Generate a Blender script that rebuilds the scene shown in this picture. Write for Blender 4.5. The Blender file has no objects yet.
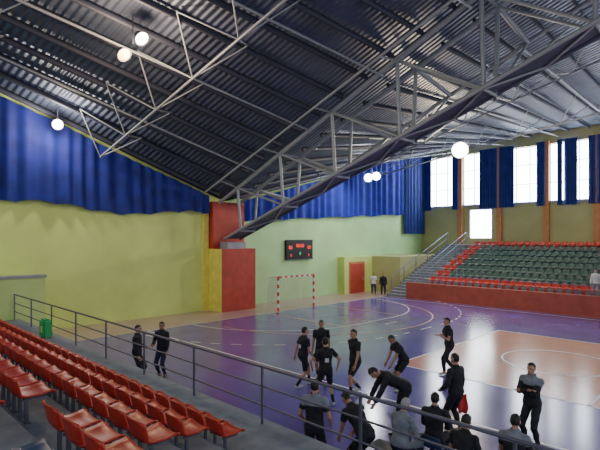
import bpy, bmesh, math, random
import numpy as np
from mathutils import Vector, Matrix, Quaternion
random.seed(4)
C=bpy.context.scene.collection
V=Vector
# ------------------------------------------------------------ materials
def mat(name,col,rough=.6,metal=0,var=.12,scale=3,bump=0,bscale=40,spec=.5,emit=None,estr=0):
    m=bpy.data.materials.new(name); m.use_nodes=True
    nt=m.node_tree; b=nt.nodes['Principled BSDF']
    b.inputs['Roughness'].default_value=rough; b.inputs['Metallic'].default_value=metal
    b.inputs['Specular IOR Level'].default_value=spec
    tc=nt.nodes.new('ShaderNodeTexCoord')
    n=nt.nodes.new('ShaderNodeTexNoise'); n.inputs['Scale'].default_value=scale; n.inputs['Detail'].default_value=4
    nt.links.new(tc.outputs['Object'],n.inputs['Vector'])
    r=nt.nodes.new('ShaderNodeValToRGB')
    c1=[max(0,c*(1-var)) for c in col]; c2=[min(1,c*(1+var)) for c in col]
    r.color_ramp.elements[0].color=(*c1,1); r.color_ramp.elements[1].color=(*c2,1)
    r.color_ramp.elements[0].position=.3; r.color_ramp.elements[1].position=.7
    nt.links.new(n.outputs['Fac'],r.inputs['Fac']); nt.links.new(r.outputs['Color'],b.inputs['Base Color'])
    if bump:
        n2=nt.nodes.new('ShaderNodeTexNoise'); n2.inputs['Scale'].default_value=bscale
        nt.links.new(tc.outputs['Object'],n2.inputs['Vector'])
        bp=nt.nodes.new('ShaderNodeBump'); bp.inputs['Strength'].default_value=bump; bp.inputs['Distance'].default_value=.02
        nt.links.new(n2.outputs['Fac'],bp.inputs['Height']); nt.links.new(bp.outputs['Normal'],b.inputs['Normal'])
    if emit:
        b.inputs['Emission Color'].default_value=(*emit,1); b.inputs['Emission Strength'].default_value=estr
    return m
M={}
M['wallL']=mat('paint_yellow_green',(.60,.72,.22),.7,var=.10,scale=.5)
M['wallR']=mat('wall_green',(.42,.68,.32),.7,var=.10,scale=.5)  # cooler green for the right segment of the end wall
M['block']=mat('paint_block_green',(.50,.66,.24),.7,var=.10,scale=.5)
M['ochre']=mat('paint_ochre',(.40,.40,.17),.7,var=.1,scale=.6)
M['greyw']=mat('paint_grey',(.30,.32,.36),.7)
M['yellow']=mat('paint_yellow',(.76,.70,.14),.6)
M['redp']=mat('paint_red',(.42,.05,.03),.6,var=.2,scale=2)
M['redpar']=mat('paint_parapet',(.42,.09,.06),.55,var=.15,scale=2)
M['orange']=mat('paint_orange',(.50,.21,.08),.6)
M['purple']=mat('court_purple',(.145,.105,.37),.17,var=.14,scale=.6,bump=.03,bscale=2)
M['tan']=mat('court_tan',(.46,.33,.30),.28,var=.1,scale=.7)
M['salmon']=mat('court_salmon',(.76,.34,.20),.19,var=.1,scale=.6,bump=.03,bscale=2)
M['line']=mat('line_white',(.8,.8,.83),.35,var=.03)
M['lineo']=mat('line_orange',(.70,.35,.20),.35,var=.03)
M['conc']=mat('concrete_grey',(.19,.22,.26),.85,var=.2,scale=4,bump=.2)
M['concf']=mat('concrete_far',(.22,.24,.27),.85,var=.15,scale=2)
M['seatr']=mat('plastic_red',(.52,.035,.018),.36,var=.15,scale=2)
M['seatg']=mat('plastic_green',(.055,.12,.105),.45,var=.15,scale=2)
M['seatb']=mat('plastic_blue',(.04,.07,.15),.4)
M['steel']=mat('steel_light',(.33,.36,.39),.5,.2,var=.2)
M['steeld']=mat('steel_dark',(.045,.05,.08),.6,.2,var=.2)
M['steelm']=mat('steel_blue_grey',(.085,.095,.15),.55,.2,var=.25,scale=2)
M['rail']=mat('rail_paint',(.13,.13,.17),.4,.5)
M['railf']=mat('rail_far',(.14,.17,.28),.4,.4)
M['curt']=mat('curtain_blue',(.007,.016,.20),.8,var=.3,scale=1.2)
M['curtlit']=mat('curtain_blue_lit',(.009,.025,.34),.8,var=.25,scale=1.5)  # same blue drape, with window light put into a brighter colour
M['curtd']=mat('curtain_navy',(.012,.03,.20),.8,var=.2,scale=1.5)
M['white']=mat('white_paint',(.8,.8,.8),.5,var=.03)
M['black']=mat('black_plastic',(.012,.012,.015),.4)
M['net']=mat('net_white',(.5,.5,.5),.7)
M['glass']=mat('window_daylight',(.8,.85,.9),.4,emit=(.86,.93,1),estr=17)
M['lampo']=mat('lamp_glow_orange',(1,.5,.2),.4,emit=(1,.40,.10),estr=3.2)
M['lampw']=mat('lamp_glow_warm',(1,.9,.7),.4,emit=(1,.78,.50),estr=45)
M['lampc']=mat('lamp_glow_cool',(1,1,1),.4,emit=(.92,.97,1),estr=40)
M['led']=mat('led_red',(.8,.05,.03),.4,emit=(1,.05,.04),estr=1.4)
M['ledg']=mat('led_green',(.1,.8,.3),.4,emit=(.1,1,.3),estr=.7)
M['bagg']=mat('fabric_green',(.03,.42,.12),.6)
M['bib']=mat('fabric_red',(.6,.03,.03),.7)
def roofmat():
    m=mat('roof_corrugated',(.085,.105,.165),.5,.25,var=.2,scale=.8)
    nt=m.node_tree; b=nt.nodes['Principled BSDF']
    tc=nt.nodes.new('ShaderNodeTexCoord'); w=nt.nodes.new('ShaderNodeTexWave')
    w.bands_direction='X'; w.inputs['Scale'].default_value=1.15; w.inputs['Distortion'].default_value=0
    nt.links.new(tc.outputs['Object'],w.inputs['Vector'])
    bp=nt.nodes.new('ShaderNodeBump'); bp.inputs['Strength'].default_value=1; bp.inputs['Distance'].default_value=.06
    nt.links.new(w.outputs['Fac'],bp.inputs['Height']); nt.links.new(bp.outputs['Normal'],b.inputs['Normal'])
    return m
M['roof']=roofmat()

# ------------------------------------------------------------ helpers
def meta(o,label=None,cat=None,group=None,kind=None):
    if label:o['label']=label
    if cat:o['category']=cat
    if group:o['group']=group
    if kind:o['kind']=kind
    return o
def mobj(name,verts,faces,mats,loc=(0,0,0),parent=None,smooth=False,fm=None):
    me=bpy.data.meshes.new(name); me.from_pydata([tuple(v) for v in verts],[],[tuple(f) for f in faces])
    for m in (mats if isinstance(mats,(list,tuple)) else [mats]): me.materials.append(m)
    if fm is not None: me.polygons.foreach_set('material_index',fm)
    if smooth: me.polygons.foreach_set('use_smooth',[True]*len(me.polygons))
    me.update(); o=bpy.data.objects.new(name,me); o.location=loc; C.objects.link(o)
    if parent:o.parent=parent
    return o
def empty(name,loc):
    o=bpy.data.objects.new(name,None); o.location=loc; o.empty_display_size=.2; C.objects.link(o); return o
def boxvf(a,b,off=0):
    x0,y0,z0=a;x1,y1,z1=b
    v=[(x0,y0,z0),(x1,y0,z0),(x1,y1,z0),(x0,y1,z0),(x0,y0,z1),(x1,y0,z1),(x1,y1,z1),(x0,y1,z1)]
    f=[(0,3,2,1),(4,5,6,7),(0,1,5,4),(1,2,6,5),(2,3,7,6),(3,0,4,7)]
    return v,[tuple(i+off for i in q) for q in f]
def box(name,a,b,m,parent=None,bevel=0):
    c=[(a[i]+b[i])/2 for i in range(3)]; c[2]=min(a[2],b[2])
    ra=[a[i]-c[i] for i in range(3)]; rb=[b[i]-c[i] for i in range(3)]
    v,f=boxvf(ra,rb)
    loc=V(c)-(parent.location if parent else V((0,0,0)))
    o=mobj(name,v,f,m,loc,parent)
    if bevel:
        bm=bmesh.new(); bm.from_mesh(o.data); bmesh.ops.bevel(bm,geom=bm.edges[:],offset=bevel,segments=2,affect='EDGES'); bm.to_mesh(o.data); bm.free()
    return o
def boxes(name,lst,m,loc=(0,0,0),parent=None):
    vs=[];fs=[]
    for a,b in lst:
        v,f=boxvf(a,b,len(vs)); vs+=v; fs+=f
    return mobj(name,vs,fs,m,loc,parent)
_u={}
def unit(m,seg=8):
    k=(m.name,seg)
    if k not in _u:
        me=bpy.data.meshes.new('tube_mesh'); bm=bmesh.new()
        bmesh.ops.create_cone(bm,cap_ends=True,segments=seg,radius1=1,radius2=1,depth=1,matrix=Matrix.Translation((0,0,.5)))
        bm.to_mesh(me); bm.free(); me.materials.append(m)
        for p in me.polygons: p.use_smooth=len(p.vertices)==4
        _u[k]=me
    return _u[k]
def tube(name,p0,p1,r,m,parent=None,seg=8,r2=None):
    p0=V(p0);p1=V(p1);d=p1-p0
    o=bpy.data.objects.new(name,unit(m,seg)); C.objects.link(o)
    o.rotation_mode='QUATERNION'; o.rotation_quaternion=d.to_track_quat('Z','Y')
    o.scale=(r,r2 or r,d.length)
    if parent: o.parent=parent; o.location=p0-parent.location
    else: o.location=p0
    return o
def grid(nu,nv,fn):
    v=[fn(i/(nu),j/(nv)) for j in range(nv+1) for i in range(nu+1)]
    f=[(j*(nu+1)+i,j*(nu+1)+i+1,(j+1)*(nu+1)+i+1,(j+1)*(nu+1)+i) for j in range(nv) for i in range(nu)]
    return v,f

# ------------------------------------------------------------ shell
YE=24.7; XB=41.5; XM=18.0
def T(y):
    return 6.6+.42*(YE-max(y,2)) - (.42*(2-y) if y<2 else 0)
def R(x,y):
    t=T(y)
    if x<=XM:
        k=max(0,min(1,(XM-x)/18.)); return t+(12.8-t)*k
    k=min(1,(x-XM)/(XB-XM)); return t+(12.8-t)*k

def floor():
    vs=[];fs=[];fm=[]
    def quad(x0,y0,x1,y1,z,mi):
        o=len(vs); vs.extend([(x0,y0,z),(x1,y0,z),(x1,y1,z),(x0,y1,z)]); fs.append((o,o+1,o+2,o+3)); fm.append(mi)
    def arc(cx,cy,r,a0,a1,w,z,mi,n=40,dash=False):
        for i in range(n):
            if dash and i%2: continue
            p=[]
            for a,rr in ((i,r-w/2),(i+1,r-w/2),(i+1,r+w/2),(i,r+w/2)):
                t=math.radians(a0+(a1-a0)*a/n); p.append((cx+rr*math.cos(t),cy+rr*math.sin(t),z))
            o=len(vs); vs.extend(p); fs.append((o,o+1,o+2,o+3)); fm.append(mi)
    v,f=boxvf((-9,-12,-.3),(46,26,0)); vs.extend(v); fs.extend(f); fm.extend([1]*6)
    quad(6.2,-12,30.2,21.2,.002,0)
    quad(14.2,-8.5,22.9,9.5,.004,2)
    z=.006;w=.08
    quad(10.9,21.2-w,30.2,21.2,z,3)
    quad(10.9,-12,10.9+w,21.2,z,3); quad(29.4,-12,29.4+w,21.2,z,3)
    for a in ((14.2,9.42,22.9,9.5),(14.2,-8.5,14.28,9.42),(22.82,-8.5,22.9,9.42),(14.2,3.5,22.9,3.58)): quad(*a,z,3)
    cx=20.9
    arc(cx-1.5,21.2,6,180,270,w,z,3); arc(cx+1.5,21.2,6,270,360,w,z,3); quad(cx-1.5,15.2-w/2,cx+1.5,15.2+w/2,z,3)
    arc(cx-1.5,21.2,9,180,270,w,z,3,31,True); arc(cx+1.5,21.2,9,270,360,w,z,3,31,True); quad(cx-.5,12.2-w/2,cx+.5,12.2+w/2,z,3)
    quad(cx-.5,14.2,cx+.5,14.27,z,3)
    arc(cx,19.6,6.75,180,360,w,z+.001,4,60)
    quad(cx-2.5,15.4,cx-2.42,21.2,z+.001,4);quad(cx+2.42,15.4,cx+2.5,21.2,z+.001,4)
    arc(18.5,5.6,1.8,0,360,w,z+.001,3,48)
    o=mobj('floor',vs,fs,[M['purple'],M['tan'],M['salmon'],M['line'],M['lineo']],fm=fm)
    bm=bmesh.new(); bm.from_mesh(o.data)
    for f in bm.faces:
        f.normal_update()
        if f.calc_center_median().z>=0 and f.normal.z<-.5: f.normal_flip()
    bm.to_mesh(o.data); bm.free()
    meta(o,'glossy purple sports floor with salmon rectangle and white lines','floor',kind='structure')
floor()

def endwall(name,x0,x1,m,label):
    n=30
    vs=[];fs=[]
    for i in range(n+1):
        x=x0+(x1-x0)*i/n; t=R(x,YE)+.1
        vs+=[(x,YE,0),(x,YE,t),(x,YE+.3,0),(x,YE+.3,t)]
    for i in range(n):
        a=i*4;b=a+4
        fs+=[(a,b,b+1,a+1),(a+2,a+3,b+3,b+2),(a+1,b+1,b+3,a+3)]
    meta(mobj(name,vs,fs,m),label,'wall',kind='structure')
endwall('wall_north',-4,XM,M['wallL'],'yellow-green painted end wall beneath blue drape')
endwall('wall_northeast',XM,XB+.3,M['wallR'],'green end wall behind the handball goal')

vs=[];fs=[]
xs=[-4+i*(XB+4.4)/46 for i in range(47)]; ys=[-8+j*(YE+8.3)/40 for j in range(41)]
for y in ys:
    for x in xs: vs.append((x,y,R(x,y)+.16))
nx=len(xs)
for j in range(len(ys)-1):
    for i in range(nx-1):
        a=j*nx+i; fs.append((a,a+nx,a+nx+1,a+1))
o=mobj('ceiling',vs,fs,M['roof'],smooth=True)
md=o.modifiers.new('thick','SOLIDIFY'); md.thickness=.12; md.offset=-1
meta(o,'dark corrugated metal roof folded down to the centre truss','roof',kind='structure')

bays=[(20.9,24.35),(17.35,20.45),(13.55,16.85),(9.95,13.1),(6.3,9.5),(2.7,5.85)]
pieces=[((XB,1.6,12.0),(XB+.3,YE+.3,12.95))]
edges=[YE+.3]+[e for b in bays for e in (b[1],b[0])]+[1.6]
for i in range(0,len(edges),2):
    pieces.append(((XB,edges[i+1],7.35),(XB+.3,edges[i],12.0)))
pp=[((XB,19.8,0),(XB+.3,YE+.3,7.35)),((XB,1.6,0),(XB+.3,17.8,7.35)),((XB,17.8,0),(XB+.3,19.8,4.4)),((XB,17.8,6.95),(XB+.3,19.8,7.35))]
meta(boxes('wall_east',pp+pieces,M['ochre']),'ochre painted wall with tall windows above the stand','wall',kind='structure')
for i,(a,b) in enumerate(bays):
    e=boxes('window_%d'%(i+1),[((-.0,0,0),(.04,b-a,4.65))],M['glass'],(XB+.18,a,7.35))
    meta(e,'tall overexposed daylight window','window',kind='structure')
    fr=[];w=b-a
    for k in range(4):
        y=k*w/3; y0=min(max(0,y-.03),w-.06); fr.append(((-.1,y0,0),(0,y0+.06,4.65)))
    for z in (0,1.5,3.1,4.57): fr.append(((-.08,0,z),(-.01,w,z+.06)))
    f=boxes('window_frame',fr,M['white'],(0,0,0),e)
o=boxes('door_2',[((.15,0,0),(.2,2,2.55))],M['glass'],(XB,17.8,4.4)); meta(o,'bright open doorway with daylight at top of stand','door',kind='structure')
o2=boxes('door_frame',[((-.03,-.08,0),(.12,0.02,2.6)),((-.03,1.98,0),(.12,2.08,2.6)),((-.03,-.08,2.5),(.12,2.08,2.62))],M['greyw'],(0,0,0),o)
for i,y in enumerate([20.67,17.1,13.3,9.75,6.08]):
    o=box('trim_%d'%(i+1),(XB-.25,y-.22,0),(XB-.002,y+.22,12.2),M['orange']); meta(o,'orange painted wall pilaster','pilaster',kind='structure')
o=box('trim_8',(XB-.12,1.6,7.2),(XB-.002,YE,7.4),M['greyw']); meta(o,'grey window sill band','sill',kind='structure')

e=empty('wall_buttress',(18,23.9,0)); meta(e,'red and yellow concrete buttress carrying the main roof truss','column')
v,f=boxvf((-1.27,-.65,0),(1.3,.78,3.75))
mobj('lower_block',v,f,[M['redp'],M['yellow']],(0,0,0),e,fm=[0,0,0,0,0,1])
v,f=boxvf((-1.2,.3,3.75),(1.15,.78,6.6)); mobj('upper_block',v,f,M['redp'],(0,0,0),e)
v,f=boxvf((-.7,-.45,3.75),(.7,.3,4.15)); mobj('bearing_block',v,f,M['greyw'],(0,0,0),e)
o=box('trim_9',(16.3,YE-.12,0),(16.72,YE-.002,5.9),M['yellow']); meta(o,'yellow painted wall strip','trim',kind='structure')

e=empty('green_booth',(30.7,24.3,0)); meta(e,'green painted concrete booth with red door','booth')
box('booth_wall',(28.9,24.0,0),(32.5,24.69,2.9),M['wallL'],e)
d=box('door',(29.6,23.93,0),(31.3,23.999,2.35),M['redp'],e)
box('door_frame',(29.45,23.96,0),(31.45,23.998,2.5),M['orange'],e)
h=mobj('handle',*boxvf((.65,-.08,1.0),(.7,-.03,1.2)),M['steel'],(0,0,0),d)
e=box('corner_block',(32.52,21.3,0),(41.3,24.69,2.9),M['ochre']); meta(e,'olive concrete block beside the stand','wall block')  # darker, more olive tone than the booth next to it
e=box('entrance_block',(-2,22.0,0),(6.75,24.69,2.75),M['block']); meta(e,'yellow-green concrete block at end of stand','wall block')
e=box('ledge_slab',(-2,21.95,2.752),(6.8,22.4,2.85),M['greyw']); meta(e,'dark grey slab capping the green block','slab')

def curtain(name,p0,dirv,length,top,bot,m,amp=.07,pitch=.32,label='',par=None,nv=10,cat='curtain',group=None):
    nu=max(12,int(length/pitch*8)); dx,dy=dirv; nxv,nyv=-dy,dx
    def fn(u,v):
        s=u*length; x=p0[0]+dx*s; y=p0[1]+dy*s
        zt=top(s); zb=bot(s)
        a=amp*math.sin(2*math.pi*s/pitch+1.3*math.sin(s*1.7))*(.5+.5*(1-v))+amp*.8*math.sin(s*.9+2)
        return (x+nxv*a-p0[0],y+nyv*a-p0[1],zb+(zt-zb)*v)
    v,f=grid(nu,nv,fn)
    o=mobj(name,v,f,m,(p0[0],p0[1],0),par,smooth=True)
    return meta(o,label,cat,group)
curtain('wall_curtain',(-2,YE-.3),(1,0),18.6,lambda s:R(-2+s,YE)-.15,lambda s:6.05+.18*math.sin(s*.75+1)+.12*abs(math.sin(s*1.9))-.02*s,M['curt'],label='long royal blue drape hanging above yellow-green wall',amp=.12,pitch=.75)
curtain('wall_curtain',(19.3,YE-.3),(1,0),18.6,lambda s:R(19.3+s,YE)-.15,lambda s:5.45+.12*abs(math.sin(s*.9))+.055*s,M['curtlit'],label='royal blue drape hanging above the scoreboard',amp=.12,pitch=.8)
curtain('wall_curtain',(38.0,YE-.35),(1,0),3.2,lambda s:12.5,lambda s:4.8,M['curtd'],label='navy drape hanging in the corner by the windows',amp=.1,pitch=.45)
for a,b in [(23.45,24.5),(20.75,21.35),(17.2,18.75),(15.75,17.0),(13.35,14.0),(12.05,12.45),(11.0,11.9),(9.8,10.25),(8.3,9.7),(6.1,6.9),(3.5,4.8)]:
    curtain('window_curtain',(XB-.35,a),(0,1),b-a,lambda s:12.15,lambda s:7.0,M['curtd'],amp=.06,pitch=.25,label='navy blue pleated window curtain',group='curtains on the stand windows')

# ------------------------------------------------------------ roof steel
def Zb(y): return 4.35+.35*(23.9-y)
e=empty('main_roof_truss',(18,23.6,4.15)); meta(e,'large grey steel lattice truss rising from the buttress','truss')
Ys=[22.4-3.65*i for i in range(7)]
for sx in (-.75,.75):
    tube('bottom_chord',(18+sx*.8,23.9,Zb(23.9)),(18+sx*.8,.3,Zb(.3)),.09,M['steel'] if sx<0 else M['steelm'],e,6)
    tube('top_chord',(18+sx,24.4,T(24.4)-.25),(18+sx,2,T(2)-.25),.12,M['steel'],e,6)
SC=lambda y:T(y)-.75
tube('side_chord',(21.9,24.2,SC(24.2)),(21.9,2,SC(2)),.09,M['steel'],e,6)
tube('side_chord',(16.0,23.9,R(16,23.9)-.5),(16.0,2,R(16,2)-.5),.06,M['steel'],e,6)
for i,y in enumerate(Ys):
    zb=Zb(y); zt=T(y)-.25
    for sx in (-1,1):
        tube('web_post',(18+sx*.52,y,zb),(18+sx*.75,y,zt),.085,M['steel'],e,6)
        if i+1<len(Ys):
            y2=Ys[i+1]
            tube('web_diagonal',(18+sx*.75,y,zt),(18+sx*.52,y2,Zb(y2)),.06,M['steel'],e,6)
    tube('batten',(17.45,y,zb-.05),(18.55,y,zb-.05),.07,M['steel'],e,6)
    tube('batten',(17.25,y,zt),(18.75,y,zt),.06,M['steel'],e,6)
    tube('outrigger',(18.7,y,zt),(21.9,y,SC(y)),.11,M['steel'],e,6)
    tube('knee_brace',(18.5,y,zb),(21.9,y,SC(y)),.06,M['steel'],e,6)
    tube('outrigger',(17.3,y,zt),(16.0,y,R(16,y)-.5),.05,M['steel'],e,6)
    if i+1<len(Ys):
        y2=Ys[i+1]; ym=(y+y2)/2
        tube('lacing',(17.45,y,zb-.05),(18.55,ym,Zb(ym)-.05),.05,M['steel'],e,6)
        tube('lacing',(18.55,ym,Zb(ym)-.05),(17.45,y2,Zb(y2)-.05),.05,M['steel'],e,6)
        tube('knee_brace',(18.5,y,zb),(21.9,y2,SC(y2)),.045,M['steel'],e,6)
v=[(-.42,0,0),(.42,0,0),(.42,-23.3,.35*23.3),(-.42,-23.3,.35*23.3)]
v=[(a,b+.3,c+.2) for a,b,c in v]; v+= [(a,b,c+.06) for a,b,c in v]
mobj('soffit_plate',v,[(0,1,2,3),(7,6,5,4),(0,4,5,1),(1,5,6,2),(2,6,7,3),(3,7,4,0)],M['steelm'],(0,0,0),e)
for X in (3.2,9.9,26,33.5):
    y0=24.0; e=empty('secondary_roof_truss',(X,y0,R(X,y0)-1.1)); meta(e,'light steel tube lattice truss under sloping roof','truss','secondary roof trusses')
    N=9; st=2.8
    pts=[V((X,y0-st*i,R(X,y0-st*i)-1.1)) for i in range(N)]
    for i in range(N):
        p=pts[i]
        if i+1<N: tube('bottom_chord',p,pts[i+1],.05,M['steel'],e,6)
        for sx in (-1.5,1.5):
            for sy in (-st/2,st/2):
                if p.y+sy<YE-.3:
                    q=V((X+sx,p.y+sy,R(X+sx,p.y+sy)-.02)); tube('web_member',p,q,.03,M['steel'],e,6)
y=24.2
while y>.5:
    for side in (0,1):
        a,b=((0,17.2) if side==0 else (18.8,41.2))
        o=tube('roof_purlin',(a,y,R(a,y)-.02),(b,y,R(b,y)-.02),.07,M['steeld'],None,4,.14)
        meta(o,'dark steel purlin under corrugated roof','purlin','roof purlins')
    y-=1.4
for y in (20.6,16.5,12.2,8.2):
    for a,b in ((.5,17.3),(22,40.8)):
        o=tube('roof_tie',(a,y,R(a,y)-.45),(b,y,R(b,y)-.45),.05,M['steel'],None,6); meta(o,'light grey steel tie tube spanning under roof','tie rod','roof ties')

def lamp(pos,aim,m,col,power,label,two=False,m2=None,sz=1.,rise=0):
    e=empty('flood_light',pos); meta(e,label,'light','ceiling flood lights')
    d=(V(aim)-V(pos)).normalized(); q=d.to_track_quat('-Z','Y')
    offs=[-.3,.3] if two else [0]
    for n_,k in enumerate(offs):
        off=V((k*.707,-k*.707,k*rise))
        vs=[];fs=[]
        for (r,z) in ((.08,.3),(.14,.26),(.24,.02),(.26,-.02),(.24,-.02),(.20,.03)):
            for a in range(16): vs.append((sz*r*math.cos(a*math.pi/8),sz*r*math.sin(a*math.pi/8),sz*z))
        for j in range(5):
            for a in range(16): fs.append((j*16+a,j*16+(a+1)%16,(j+1)*16+(a+1)%16,(j+1)*16+a))
        fs.append(tuple(range(16)))
        h=mobj('lamp_housing',vs,fs,M['steeld'],off,e,True); h.rotation_mode='QUATERNION'; h.rotation_quaternion=q
        g=mobj('lamp_lens',[(sz*.21*math.cos(a*math.pi/8),sz*.21*math.sin(a*math.pi/8),0) for a in range(16)]+[(0,0,-.05)],[(a,16,(a+1)%16) for a in range(16)],m2 if (m2 and n_==0) else m,off,e); g.rotation_mode='QUATERNION'; g.rotation_quaternion=q
    up=R(pos[0],pos[1])
    tube('hanger',V(pos)+V((0,0,.1)),(pos[0],pos[1],up),.02,M['steeld'],e,6)
    l=bpy.data.lights.new('flood',"POINT"); l.energy=power; l.color=col; l.shadow_soft_size=.3
    lo=bpy.data.objects.new('lamp_bulb',l); C.objects.link(lo); lo.parent=e; lo.location=d*.45
lamp((7.4,15.3,10.8),(9,8,4),M['lampw'],(1,.72,.45),800,'twin floodlight with warm orange glow under roof',True,M['lampo'],1.0,.9)
lamp((7.7,23.4,9.6),(3,8,4),M['lampw'],(1,.88,.72),500,'round floodlight with warm white glow above drape')
lamp((28.8,14.4,10.0),(14,5,4),M['lampw'],(1,.82,.55),1900,'very bright warm floodlight under roof',sz=2.1)
lamp((29.4,21.7,9.0),(14,10,4),M['lampc'],(.95,.97,1),600,'twin white floodlight over the goal',True,sz=1.35,rise=.2)

# ------------------------------------------------------------ stands
RX=lambda i:4.4-.85*i; RZ=lambda i:1.1+.35*i
def step(name,a,b,m,label,group,cat='step'):
    o=box(name,a,b,m,bevel=.008); meta(o,label,cat,group); return o
step('stand_step',(4.001,-4,0),(5.75,21.9,1.1),M['conc'],'wide grey concrete walkway along front of near stand','near stand steps')
for i in range(10):
    step('stand_step',(RX(i)-1.249,-4,0),(RX(i)-.40,21.9,RZ(i+1)),M['conc'],'grey concrete tier of the spectator stand','near stand steps')
FX=lambda i:31.9+1.03*i; FZ=lambda i:.95+.36*i
step('stand_step',(30.5,1.7,0),(32.499,19.3,.95),M['concf'],'lowest grey concrete tier behind parapet','far stand steps')
for i in range(8):
    x0=FX(i)+.6; step('stand_step',(x0,1.7,0),((x0+1.029) if i<7 else 41.2,19.3,FZ(i)+.36),M['concf'],'grey concrete tier below the windows','far stand steps')
for i in range(21):
    x0=30.5+.45*i; step('stair_step',(x0,19.32,0),((x0+.449) if i<20 else 41.2,21.2,.182*(i+1)),M['concf'],'grey concrete stair tread beside the stand','staircase treads')
o=box('parapet_wall',(30.25,1.7,0),(30.48,19.3,1.18),M['redpar'],bevel=.01); meta(o,'long red-brown painted parapet wall before the stand','parapet')

def railing(name,base0,base1,h,n,m,label,mids=(.5,),r=.025):
    e=empty(name,base0); meta(e,label,'railing')
    b0=V(base0);b1=V(base1)
    for i in range(n):
        p=b0.lerp(b1,i/(n-1)); tube('post',p,p+V((0,0,h)),r,m,e,8)
    tube('top_rail',b0+V((0,0,h)),b1+V((0,0,h)),r*1.1,m,e,8)
    for k in mids: tube('mid_rail',b0+V((0,0,h*k)),b1+V((0,0,h*k)),r*.7,m,e,8)
railing('stand_railing',(5.55,-2.27,1.1),(5.55,21.85,1.1),1.02,12,M['rail'],'dark painted steel railing along front of near stand',(.33,.66))
railing('stair_railing',(31,19.4,.42),(39.9,19.4,3.9),1.0,6,M['railf'],'blue-grey steel handrail along the staircase',(.5,))
railing('stair_railing',(31,21.1,.42),(39.9,21.1,3.9),1.0,6,M['railf'],'blue-grey steel handrail on outer edge of staircase',(.5,))
railing('front_railing',(30.75,1.9,.95),(30.75,19.1,.95),.75,9,M['railf'],'thin steel railing behind the red parapet',(.5,),.02)

def shell(prof,W,side,thick=.018,back=False):
    nu=8
    def fn(u,v):
        k=v*(len(prof)-1); i=min(int(k),len(prof)-2); t=k-i
        x=prof[i][0]*(1-t)+prof[i+1][0]*t; z=prof[i][1]*(1-t)+prof[i+1][1]*t
        a=(u*2-1)
        if back:
            w=W*(1-.25*max(0,(v-.6)/.4)**2); x+=side*a*a; return (x,a*w,z-.03*a*a*v)
        w=W*(1-.10*max(0,(.25-v)/.25)); return (x,a*w,z+side*abs(a)**3)
    v,f=grid(nu,(len(prof)-1)*2,fn)
    me=bpy.data.meshes.new('seat_shell'); me.from_pydata(v,[],f)
    bm=bmesh.new(); bm.from_mesh(me); bmesh.ops.solidify(bm,geom=bm.faces[:],thickness=thick); bmesh.ops.recalc_face_normals(bm,faces=bm.faces[:])
    bm.to_mesh(me); bm.free()
    for p in me.polygons:p.use_smooth=True
    return me
pan=[(.24,-.05),(.225,-.01),(.19,0),(.05,-.025),(-.1,-.02),(-.17,.01)]
bk=[(-.165,.0),(-.20,.05),(-.215,.12),(-.23,.19),(-.245,.25),(-.27,.27)]
panm=shell(pan,.225,.035); bkm=shell(bk,.225,.05,back=True)
SH=.34
brv=[];brf=[]
for a,b in (((-.1,-.15,-SH+.012),(-.06,-.12,-.03)),((-.1,.12,-SH+.012),(-.06,.15,-.03)),((-.14,-.18,-.06),(.12,-.15,-.035)),((-.14,.15,-.06),(.12,.18,-.035)),((-.1,-.18,-SH),(-.04,.18,-SH+.012))):
    v,f=boxvf(a,b,len(brv)); brv+=v; brf+=f
brm=bpy.data.meshes.new('bracket'); brm.from_pydata(brv,[],brf)
for me,mm in ((panm,'seatr'),(bkm,'seatr'),(panm,'seatb'),(bkm,'seatb'),(brm,'rail')):
    c=me.copy(); c.materials.clear(); c.materials.append(M[mm]); _u[(me.name,mm)]=c
def near_seat(x,y,z,m,label,rz=0):
    e=empty('stadium_seat',(x,y,z)); e.rotation_euler=(0,0,rz)
    meta(e,label,'seat','near stand seats')
    for nm,me,mm in (('seat',panm,m),('backrest',bkm,m),('bracket',brm,'rail')):
        o=bpy.data.objects.new(nm,_u[(me.name,mm)]); o.parent=e; C.objects.link(o)
def row(i,y0,n,m='seatr'):
    for k in range(n):
        near_seat(RX(i),y0+k*.52,RZ(i)+SH+.002,m,'red plastic stadium seat bolted on concrete step' if m=='seatr' else 'dark blue plastic stadium seat on concrete step',random.uniform(-.03,.03))
row(0,6.05,29)
row(1,5.75,24)
row(2,5.1,17)
row(3,4.15,3); row(3,6.6,8)
row(4,3.75,1,m='seatb'); row(4,5.4,4)

def far_mesh(m):
    bm=bmesh.new(); bm.from_mesh(panm); bm.from_mesh(bkm); me=bpy.data.meshes.new('far_seat'); bm.to_mesh(me); bm.free()
    me2=bpy.data.meshes.new('fs'); v,f=boxvf((-.06,-.1,-.398),(.04,.1,-.02)); me2.from_pydata(v,[],f)
    bm=bmesh.new(); bm.from_mesh(me); bm.from_mesh(me2); bm.to_mesh(me); bm.free()
    me.materials.append(m); return me
fr=far_mesh(M['seatr']); fg=far_mesh(M['seatg'])
for i in range(8):
    for k in range(29):
        y=18.1-k*.52
        red=(i in (0,7)) or k<2
        o=bpy.data.objects.new('stadium_seat',fr if red else fg); C.objects.link(o)
        o.location=(FX(i),y,FZ(i)+.4); o.rotation_euler=(0,0,math.pi)
        meta(o,'red plastic stadium seat below the windows' if red else 'dark green plastic stadium seat below the windows','seat','far stand seats')

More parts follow.
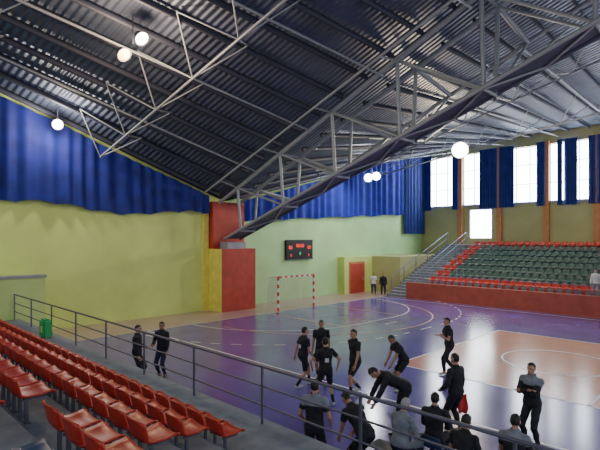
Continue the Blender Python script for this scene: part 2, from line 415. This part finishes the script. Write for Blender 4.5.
# ------------------------------------------------------------ goal
e=empty('handball_goal',(20.9,21.2,0)); meta(e,'red and white striped handball goal with net','goal')
def striped(name,a,b,w,n):
    a=V(a);b=V(b);vs=[];fs=[];fm=[]
    h=w/2
    for i in range(n):
        p=a.lerp(b,i/n);q=a.lerp(b,(i+1)/n); lo=[min(p[k],q[k]) for k in range(3)];hi=[max(p[k],q[k]) for k in range(3)]
        for k in range(3):
            if abs(hi[k]-lo[k])<1e-6: lo[k]-=h;hi[k]+=h
        v,f=boxvf(lo,hi,len(vs));vs+=v;fs+=f;fm+=[i%2]*6
    mobj(name,vs,fs,[M['bib'],M['white']],(0,0,0),e,fm=fm)
striped('goal_post',(-1.54,0,.007),(-1.54,0,2.08),.09,9);striped('goal_post',(1.54,0,.007),(1.54,0,2.08),.09,9);striped('crossbar',(-1.5,0,2.04),(1.5,0,2.04),.09,13)
for sx in (-1.54,1.54):
    tube('net_frame',(20.9+sx,21.2,2.04),(20.9+sx,22.1,2.0),.02,M['white'],e);tube('net_frame',(20.9+sx,22.1,2.0),(20.9+sx,22.4,0.02),.02,M['white'],e)
vs=[];fs=[]
def strand(a,b,r=.007):
    a=V(a);b=V(b);o=len(vs)
    d=(b-a).normalized(); s=d.orthogonal().normalized(); t=d.cross(s)
    for p in (a,b):
        for k in range(3): vs.append(p+r*(math.cos(k*2.094)*s+math.sin(k*2.094)*t))
    for k in range(3): fs.append((o+k,o+(k+1)%3,o+3+(k+1)%3,o+3+k))
for i in range(21):
    x=-1.54+3.08*i/20; strand((x,.9,2.0),(x,1.2,0.01)); strand((x,0,2.04),(x,.9,2.0))
for j in range(14):
    t=j/13.2; strand((-1.54,.9+.3*t,2-2*t),(1.54,.9+.3*t,2-2*t))
    for sx in (-1.54,1.54): strand((sx,0,2-2*t),(sx,.9+.3*t,2-2*t))
for sx in (-1.54,1.54):
    for i in range(7): strand((sx,.13*i,2.02),(sx,.17*i,0.01))
mobj('net',vs,fs,M['net'],(0,0,0),e)

e=empty('scoreboard',(24.5,YE-.1,2.88)); meta(e,'black electronic scoreboard with red digits on green wall','scoreboard')
v,f=boxvf((-1.33,-.1,0),(1.33,.09,1.36)); mobj('case',v,f,M['black'],(0,0,0),e)
v,f=boxvf((-1.36,-.12,-.03),(1.36,-.02,.02)); v2,f2=boxvf((-1.36,-.12,1.34),(1.36,-.02,1.39),8); mobj('frame',v+v2,f+f2,M['steeld'],(0,0,0),e)
def text(s,x,z,size,m,nm='digits'):
    c=bpy.data.curves.new('txt','FONT'); c.body=s; c.size=size; c.extrude=.005; c.align_x='CENTER'
    o=bpy.data.objects.new('t',c); C.objects.link(o); dg=bpy.context.evaluated_depsgraph_get(); me=bpy.data.meshes.new_from_object(o.evaluated_get(dg)); bpy.data.objects.remove(o)
    me.materials.clear(); me.materials.append(m); q=bpy.data.objects.new(nm,me); q.parent=e; q.location=(x,-.115,z); q.rotation_euler=(math.pi/2,0,0); C.objects.link(q)
text('00:00',0,.85,.36,M['led']); text('00',-.95,.72,.36,M['led']); text('00',.95,.72,.36,M['led'])
text('0',-.9,.2,.26,M['led']); text('0',.9,.2,.26,M['led']); text('0',0,.3,.3,M['ledg'])

e=box('green_bag',(5.15,17.0,1.102),(5.42,17.45,1.72),M['bagg'],bevel=.06); meta(e,'small green and yellow bag standing beside the railing','bag')
o=box('bag_trim',(5.13,17.1,1.3),(5.44,17.2,1.5),M['yellow']); o.parent=e; o.location=o.location-e.location
M['wood']=mat('bench_wood',(.05,.045,.045),.5,var=.3,scale=6)
bench_y0,bench_y1=3.4,5.6
e=empty('team_bench',(7.6,4.6,0)); meta(e,'long low dark team bench on court side','bench')
box('bench_seat',(7.42,bench_y0,.41),(7.8,bench_y1,.45),M['wood'],e,.008)
for y in (3.6,4.5,5.4):
    for x in (7.46,7.72): box('leg',(x,y,.003),(x+.05,y+.05,.41),M['steeld'],e)
    box('leg_brace',(7.5,y,.15),(7.73,y+.03,.18),M['steeld'],e)
def chair(x,y):
    e=empty('plastic_chair',(x,y,0)); meta(e,'dark plastic chair at court side','chair')
    q=bpy.data.objects.new('seat',_u[(panm.name,'seatb')]);q.parent=e;q.location=(.02,0,.44);C.objects.link(q)
    q=bpy.data.objects.new('backrest',_u[(bkm.name,'seatb')]);q.parent=e;q.location=(.02,0,.44);C.objects.link(q)
    for a in (-.17,.17):
        for b in (-.14,.18): tube('leg',(x+b*1.15,y+a*1.1,.003),(x+b,y+a,.43),.014,M['steeld'],e)
chair(8.3,4.68); chair(8.2,3.16)

# ------------------------------------------------------------ people
SK=[mat('skin_a',(.48,.26,.17),.55,var=.06),mat('skin_b',(.38,.20,.12),.55,var=.06)]
CL={'black':mat('cloth_black',(.010,.011,.015),.8,var=.3,scale=8),'navy':mat('cloth_navy',(.015,.02,.05),.8,var=.25,scale=8),
 'grey':mat('cloth_grey',(.20,.22,.26),.8,var=.2,scale=8),'white':mat('cloth_white',(.65,.66,.68),.8,var=.06,scale=8),
 'red':M['bib'],'shoe':mat('shoe_white',(.5,.5,.5),.5),'shoeb':mat('shoe_dark',(.03,.03,.035),.5),'yel':mat('shoe_yellow',(.5,.5,.05),.5)}
HR=[mat('hair_black',(.012,.010,.009),.6,var=.3,scale=60),mat('hair_grey',(.35,.35,.35),.7,var=.2,scale=60)]
EYE=mat('eye_dark',(.02,.015,.01),.2)
A=np.array
def nrm(v): v=A(v,float); return v/np.linalg.norm(v)
def caps(vs,fs,p0,p1,r0,r1,seg=12):
    p0=A(p0,float);p1=A(p1,float);d=p1-p0;L=np.linalg.norm(d);d=d/L
    s=np.cross(d,[0,0,1.]) if abs(d[2])<.9 else np.cross(d,[1.,0,0]); s=nrm(s);t=np.cross(d,s)
    rings=[]
    for k in range(1,5): a=math.pi/2*(1-k/4.); rings.append((p0-d*r0*math.sin(a),r0*math.cos(a)))
    for k in range(0,4): a=math.pi/2*k/4.; rings.append((p1+d*r1*math.sin(a),r1*math.cos(a)))
    o=len(vs); vs.append(p0-d*r0)
    for c,r in rings:
        for j in range(seg):
            a=2*math.pi*j/seg; vs.append(c+r*(math.cos(a)*s+math.sin(a)*t))
    vs.append(p1+d*r1); n=len(rings)
    for j in range(seg):
        fs.append((o,o+1+(j+1)%seg,o+1+j)); e_=o+1+(n-1)*seg; fs.append((e_+j,e_+(j+1)%seg,len(vs)-1))
        for i in range(n-1):
            a=o+1+i*seg; fs.append((a+j,a+(j+1)%seg,a+seg+(j+1)%seg,a+seg+j))
def ell(vs,fs,c,R3,rad,seg=14,rn=8):
    o=len(vs); c=A(c,float)
    def pt(x,y,z): return c+R3[0]*x*rad[0]+R3[1]*y*rad[1]+R3[2]*z*rad[2]
    vs.append(pt(0,0,-1))
    for i in range(1,rn):
        a=-math.pi/2+math.pi*i/rn
        for j in range(seg):
            b=2*math.pi*j/seg; vs.append(pt(math.cos(a)*math.cos(b),math.cos(a)*math.sin(b),math.sin(a)))
    vs.append(pt(0,0,1))
    for j in range(seg):
        fs.append((o,o+1+(j+1)%seg,o+1+j)); e_=o+1+(rn-2)*seg; fs.append((e_+j,e_+(j+1)%seg,len(vs)-1))
        for i in range(rn-2):
            a=o+1+i*seg; fs.append((a+j,a+(j+1)%seg,a+seg+(j+1)%seg,a+seg+j))
def ik(a,b,l1,l2,pole):
    a=A(a,float);b=A(b,float);d=b-a;L=np.linalg.norm(d);mx=(l1+l2)*.995
    u=d/L
    if L>mx: L=mx;b=a+u*L
    x=(l1*l1-l2*l2+L*L)/(2*L);h=math.sqrt(max(0,l1*l1-x*x))
    p=A(pole,float);p=p-u*np.dot(p,u);p=nrm(p)
    return a+u*x+p*h,b
def person(loc,heading,h=1.8,pel=(0,0,.93),lean=.03,feet=((-.12,.02,.09,.15),(.12,-.02,.09,-.15)),hands=((-.27,.1,.78),(.27,.1,.78)),
           elb=((-.6,-1,0),(.6,-1,0)),hp=None,hy=0,top='black',sleeve='short',low='black',lowk='shorts',shoe='shoe',hair=0,skin=0,label='',curl=.35,vox=.010,yoke=None,panel=False):
    S=h/1.8; pel=A(pel,float)
    u=A([0,math.sin(lean),math.cos(lean)]);f=A([0,math.cos(lean),-math.sin(lean)]);r=A([1.,0,0])
    vs=[];fs=[]
    secs=[(-.10,.075,.075),(-.06,.15,.105),(0,.172,.125),(.08,.165,.118),(.17,.145,.102),(.26,.150,.105),(.36,.172,.115),(.44,.182,.112),(.50,.165,.092),(.545,.11,.07),(.58,.062,.06)]
    o=len(vs);sg=18
    for s,w,d in secs:
        c=pel+u*s
        for j in range(sg):
            a=2*math.pi*j/sg; ca,sa=math.cos(a),math.sin(a)
            e_=.85; vs.append(c+r*w*math.copysign(abs(ca)**e_,ca)+f*d*math.copysign(abs(sa)**e_,sa))
    fs.append(tuple(range(o,o+sg))[::-1])
    for i in range(len(secs)-1):
        a=o+i*sg
        for j in range(sg): fs.append((a+j,a+(j+1)%sg,a+sg+(j+1)%sg,a+sg+j))
    fs.append(tuple(range(o+(len(secs)-1)*sg,o+len(secs)*sg)))
    segs=[('torso',pel-u*.02,pel+u*.5,.13)]
    nb=pel+u*.54
    if hp is None: hp=lean*.6
    hu=A([0,math.sin(hp),math.cos(hp)]); hf0=A([0,math.cos(hp),-math.sin(hp)])
    hf=nrm(hf0*math.cos(hy)+r*math.sin(hy)); hr=np.cross(hf,hu)
    nt_=pel+u*.60+hu*.03; hc=nt_+hu*.105+hf*.018
    caps(vs,fs,nb,nt_+hu*.03,.062,.056); segs.append(('neck',pel+u*.56,nt_+hu*.01,.055))
    H3=(hr,hf,hu)
    ell(vs,fs,hc+hu*.012-hf*.004,H3,(.077,.097,.106)); ell(vs,fs,hc+hf*.028-hu*.052,H3,(.056,.066,.064))
    caps(vs,fs,hc+hf*.094+hu*.012,hc+hf*.112-hu*.026,.010,.015,8)
    ell(vs,fs,hc+hf*.088-hu*.056,H3,(.026,.012,.012),10,6); ell(vs,fs,hc+hf*.082-hu*.094,H3,(.024,.018,.018),10,6)
    ell(vs,fs,hc+hf*.082+hu*.032,H3,(.05,.014,.012),10,6)
    for s in (-1,1): ell(vs,fs,hc+hr*s*.08-hf*.004-hu*.008,H3,(.012,.02,.033),8,6)
    segs.append(('head',hc-hu*.03,hc+hu*.03,.09))
    for k,s in enumerate((-1,1)):
        sh=pel+u*.485+r*s*.185
        caps(vs,fs,pel+u*.47+r*s*.10,sh,.07,.056)
        ht=A(hands[k],float)
        el,wr=ik(sh,ht,.30,.26,elb[k])
        caps(vs,fs,sh,el,.052,.040);caps(vs,fs,el,wr,.041,.027)
        n1=nrm(np.cross(el-sh,[.3,.9,.1]))
        ell(vs,fs,sh*.55+el*.45,(n1,nrm(np.cross(el-sh,n1)),nrm(el-sh)),(.05,.05,.11))
        d=nrm(wr-el); pn=nrm(np.cross(d,[s*.2,1.,.1]))
        if np.dot(pn,r)*s>0: pn=-pn
        sd=nrm(np.cross(d,pn))
        if np.dot(sd,[0,1,.3])<0: sd=-sd
        pc=wr+d*.05; ell(vs,fs,pc,(sd,pn,d),(.040,.015,.055),12,8)
        caps(vs,fs,wr-d*.02,wr+d*.03,.026,.022,10)
        for q,(off,ln) in enumerate(((.030,.070),(.010,.080),(-.011,.074),(-.031,.058))):
            b0=wr+d*.085+sd*off; dd=nrm(d+pn*curl*.7+sd*off*2.2); b1=b0+dd*ln*.52; de=nrm(d+pn*curl*2.2+sd*off*1.2); b2=b1+de*ln*.48
            caps(vs,fs,b0,b1,.0092,.0088,8);caps(vs,fs,b1,b2,.0088,.0078,8)
        t0=wr+d*.03+sd*.03; t1=t0+nrm(d*.7+sd*.7+pn*.25)*.045; t2=t1+nrm(d+sd*.2+pn*.4)*.032
        caps(vs,fs,t0,t1,.013,.0105,8);caps(vs,fs,t1,t2,.0105,.0085,8)
        n_='LR'[k]
        segs+= [('uarm'+n_,sh,el,.048),('farm'+n_,el,wr,.034),('hand'+n_,wr+d*.02,wr+d*.15,.03)]
        hj=pel+r*s*.092-u*.02+A([0,0,-.02])
        fx,fy,fz,yaw=feet[k]; an=A([fx,fy,fz+.008])
        kn,an=ik(hj,an,.45,.42,A([s*.12,1.,.15]))
        caps(vs,fs,hj,kn,.088,.056);caps(vs,fs,kn,an,.055,.036)
        dn=nrm(an-kn); bx=nrm(np.cross([1.,0,0],dn)); ell(vs,fs,kn*.68+an*.32+(bx if bx[1]<0 else -bx)*.018,(A([1.,0,0]),bx,dn),(.05,.05,.12))
        fd=nrm([-math.sin(yaw),math.cos(yaw),0])
        heel=an-fd*.045+A([0,0,-.045]); ball=an+fd*.12+A([0,0,-.055]); toe=an+fd*.18+A([0,0,-.062])
        caps(vs,fs,an,heel,.036,.036);caps(vs,fs,heel,ball,.036,.034);caps(vs,fs,ball,toe,.034,.026);caps(vs,fs,an,ball,.036,.03)
        segs+= [('thigh'+n_,hj,kn,.075),('shin'+n_,kn,an,.045),('foot'+n_,heel,toe,.04)]
    vs=[v*S for v in vs]
    me=bpy.data.meshes.new('b'); me.from_pydata([tuple(v) for v in vs],[],fs)
    ob=bpy.data.objects.new('person_tmp',me); C.objects.link(ob)
    bm=bmesh.new(); bm.from_mesh(me); bmesh.ops.recalc_face_normals(bm,faces=bm.faces[:]); bm.to_mesh(me); bm.free()
    rm=ob.modifiers.new('r','REMESH'); rm.mode='VOXEL'; rm.voxel_size=vox
    sm=ob.modifiers.new('s','SMOOTH'); sm.factor=.5; sm.iterations=2
    dg=bpy.context.evaluated_depsgraph_get(); body=bpy.data.meshes.new_from_object(ob.evaluated_get(dg)); bpy.data.objects.remove(ob)
    n=len(body.vertices); co=np.empty(n*3); body.vertices.foreach_get('co',co); co=co.reshape(-1,3)
    no=np.empty(n*3); body.vertex_normals.foreach_get('vector',no); no=no.reshape(-1,3)
    best=np.full(n,1e9); lab=np.zeros(n,int); tt=np.zeros(n)
    for i,(nm,a,b,rr) in enumerate(segs):
        a=a*S;b=b*S;d=b-a;L2=np.dot(d,d);traw=(co-a)@d/L2;t=np.clip(traw,0,1)
        dist=np.linalg.norm(co-(a+t[:,None]*d),axis=1)-rr*S
        k=dist<best; best[k]=dist[k];lab[k]=i;tt[k]=traw[k]
    names=[s[0] for s in segs]; L_=np.array(names)[lab]
    body.materials.clear(); body.materials.append(SK[skin]); body.polygons.foreach_set('use_smooth',[True]*len(body.polygons))
    P=bpy.data.objects.new('person',body); C.objects.link(P); P.location=loc; P.rotation_euler=(0,0,math.radians(heading)-math.pi/2)
    meta(P,label,'person')
    polys=[tuple(p.vertices) for p in body.polygons]
    def cover(name,mask,off,m,fold=0):
        fl=[p for p in polys if all(mask[i] for i in p)]
        if not fl: return
        ids=sorted({i for p in fl for i in p}); mp={a:b for b,a in enumerate(ids)}
        ids=np.array(ids); c=co[ids]; o_=off+fold*(np.sin(c[:,2]*38+c[:,0]*22)+np.sin(c[:,2]*17+c[:,1]*30))
        v=c+no[ids]*np.reshape(o_,(-1,1))
        mobj(name,v.tolist(),[tuple(mp[i] for i in p) for p in fl],m,(0,0,0),P,True)
    rel=co-pel*S; pelz=rel@u/S; px_=rel[:,0]/S; py_=rel@f/S
    tor=L_=='torso'
    ua=(L_=='uarmL')|(L_=='uarmR'); fa=(L_=='farmL')|(L_=='farmR'); th=(L_=='thighL')|(L_=='thighR'); sn=(L_=='shinL')|(L_=='shinR')
    if sleeve=='long': tm=(tor&(pelz>-.03))|ua|(fa&(tt<.93))|((L_=='neck')&(tt<.3))
    else: tm=(tor&(pelz>-.03))|(ua&(tt<.62))
    tm=tm|(th&(pelz>-.03))
    o_=.020 if sleeve=='long' else .017
    cover('jacket' if sleeve=='long' else 'jersey',tm,o_,CL[top],.003)
    if yoke: cover('shoulder_panel',(tor&(pelz>.40))|(ua&(tt<.35)),o_+.006,CL[yoke],.003)
    if panel: cover('back_print',tor&(pelz>.22)&(pelz<.34)&(abs(px_)<.055)&(py_<0),o_+.008,CL['white'],.003)
    lm=(tor&(pelz<.08))|(th&(tt<(.86 if lowk=='shorts' else 9)))
    if lowk!='shorts': lm=lm|(sn&(tt<.92))
    cover('shorts' if lowk=='shorts' else 'trousers',lm,.013,CL[low],.003)
    if lowk=='shorts':
        cover('sock',(L_=='shinL')&(tt>.55),.004,CL['black']);cover('sock',(L_=='shinR')&(tt>.55),.004,CL['black'])
    for q in 'LR': cover('shoe',(L_=='foot'+q),.005,CL[shoe])
    hl=(co/S-hc); hx=hl@hr;hyy=hl@hf;hz=hl@hu
    if hair is not None:
        cover('hair',(L_=='head')&((hz>.062)|((hyy<.02)&(hz>.0)&(abs(hx)<.074))|((hyy<-.03)&(hz>-.055))),.011,HR[hair])
    for s in (-1,1):
        a=[];b=[]; ell(a,b,(hc+hr*s*.03+hf*.088+hu*.008)*S,H3,(.011,.009,.007),8,6); mobj('eye',a,b,EYE,(0,0,0),P,True)
    return P

ft=((-.12,.02,.09,.1),(.12,-.02,.09,-.1))
walk=((-.1,.28,.09,0),(.1,-.26,.11,0))
person((6.8,13.8,0),-40,1.78,feet=((-.1,.08,.09,0),(.1,-.08,.09,0)),hands=((-.2,.22,1.05),(.24,.12,.85)),top='black',sleeve='long',low='black',lowk='trousers',shoe='shoeb',label='person in dark tracksuit standing and talking near railing')
person((7.65,13.8,0),205,1.78,hands=((-.25,.12,.8),(.22,.2,1.05)),top='black',sleeve='long',low='navy',lowk='trousers',shoe='shoeb',skin=1,label='person in black jacket standing and facing a colleague')
person((10.1,9.98,0),-15,1.80,pel=(0,0,.92),feet=walk,hands=((-.28,-.12,.85),(.27,.2,.9)),lean=.08,label='person in black shirt and shorts walking across court',shoe='shoe',panel=True)
person((11.15,10.2,0),215,1.85,feet=ft,label='person in black kit standing facing the stand',hands=((-.27,.05,.8),(.27,.05,.8)),skin=1)
person((9.4,8.45,0),60,1.80,feet=((-.2,.05,.09,.2),(.2,-.05,.09,-.2)),hands=((-.34,.1,.98),(.36,.08,.95)),elb=((-1,-.4,0),(1,-.4,0)),label='person in black jersey seen from behind with arms out',panel=True)
person((10.65,8.45,0),165,1.88,pel=(0,0,.91),feet=((-.12,.22,.09,0),(.12,-.22,.12,0)),hands=((-.24,.18,.85),(.26,-.1,.85)),lean=.06,label='tall person in black shirt and shorts walking',hair=0)
person((11.9,7.76,0),150,1.78,pel=(0,-.1,.90),lean=.55,hp=.6,feet=((-.15,.1,.09,0),(.15,-.05,.09,0)),hands=((-.16,.42,.72),(.16,.42,.72)),label='person in black shirt leaning forward with hands on knees',skin=1)
person((9.2,6.2,0),138,1.95,pel=(0,-.25,.95),lean=1.1,hp=1.2,feet=((-.2,-.05,.09,0),(.2,-.3,.09,0)),hands=((-.2,.45,.66),(.2,.5,.56)),elb=((-1,0,.3),(1,0,.3)),top='black',low='black',lowk='trousers',shoe='shoeb',sleeve='long',label='person in black bending far forward at the waist',hair=0)
person((14.4,7.56,0),140,1.86,pel=(0,0,.92),feet=((-.1,.2,.09,0),(.1,-.2,.1,0)),hands=((-.1,.32,1.22),(.2,.28,1.2)),lean=.1,top='black',low='black',lowk='trousers',label='person in black walking with forearms raised',hair=0)
person((10.1,5.14,0),80,1.82,feet=ft,hands=((-.24,.22,.98),(.30,.1,.86)),top='black',sleeve='long',low='black',lowk='trousers',shoe='shoe',label='person in black jacket holding a folded red bib')
person((10.6,3.69,0),170,1.80,feet=((-.14,.02,.09,.15),(.12,.0,.09,-.15)),hands=((.1,.22,1.2),(-.08,.25,1.26)),elb=((-1,.1,-.6),(1,.1,-.6)),top='black',sleeve='long',low='black',lowk='trousers',shoe='shoeb',yoke='grey',label='person in dark grey-shouldered tracksuit standing with arms crossed')
def bib(loc):
    v,f=grid(10,12,lambda a,b:((a-.5)*.24*(1-.25*abs(b-.5)),.03*math.sin(a*9+b*4)+.03*math.sin(b*6),-.42*b))
    o=mobj('red_bib',v,f,M['bib'],loc,None,True); o.rotation_euler=(0,0,math.radians(-40)); md=o.modifiers.new('s','SOLIDIFY'); md.thickness=.012
    meta(o,'folded red training bib held in hand','bib')
bib((10.46,5.17,.80))
sit=dict(pel=(0,0,.575),feet=((-.15,.45,.09,.1),(.15,.42,.09,-.1)),hands=((-.15,.38,.67),(.15,.38,.67)))
person((6.42,6.05,0),25,1.8,lean=.06,hands=((-.25,.2,.95),(.25,.2,.95)),yoke='grey',label='person in black and grey jersey standing beside the railing')
person((6.95,5.4,0),80,1.8,lean=.8,hp=.8,pel=(0,-.15,.88),hands=((-.16,.42,.60),(.16,.42,.60)),label='person in black bending with hands on knees near railing',skin=1)
person((7.62,5.0,0),-5,1.78,lean=.2,hp=.35,**sit,top='grey',low='navy',lowk='trousers',sleeve='long',hair=1,label='grey-haired person in grey jacket sitting on bench')
person((8.3,4.68,0),15,1.8,lean=.12,**sit,top='black',sleeve='long',low='black',lowk='trousers',label='person in black jacket sitting on plastic chair')
person((7.62,3.8,0),0,1.78,lean=.3,**sit,top='black',low='black',label='person in black shirt sitting at end of bench',skin=1)
person((8.2,3.16,0),5,1.8,lean=.18,**sit,top='black',sleeve='short',yoke='grey',low='black',label='person in grey and black shirt sitting on plastic chair')
person((30.1,22.1,0),220,1.75,top='white',low='navy',lowk='trousers',sleeve='short',label='person in white shirt standing before green booth',vox=.016)
person((30.1,21.2,0),215,1.78,top='black',low='black',lowk='trousers',sleeve='long',label='person in dark tracksuit standing before green booth',vox=.016)
person((31.2,7.4,.95),180,1.72,top='white',low='grey',lowk='trousers',sleeve='long',label='person in white top standing behind parapet',vox=.016)

# ------------------------------------------------------------ world, camera
w=bpy.data.worlds.new('World'); bpy.context.scene.world=w; w.use_nodes=True
bg=w.node_tree.nodes['Background']; bg.inputs['Color'].default_value=(.84,.91,1,1); bg.inputs['Strength'].default_value=1.15
cam=bpy.data.cameras.new('cam'); co_=bpy.data.objects.new('camera',cam); C.objects.link(co_)
co_.location=(0,0,4.4); co_.rotation_euler=(math.radians(90),0,math.radians(-45))
cam.sensor_width=36; cam.lens=28.8; cam.shift_y=13/600; cam.clip_end=200
bpy.context.scene.camera=co_
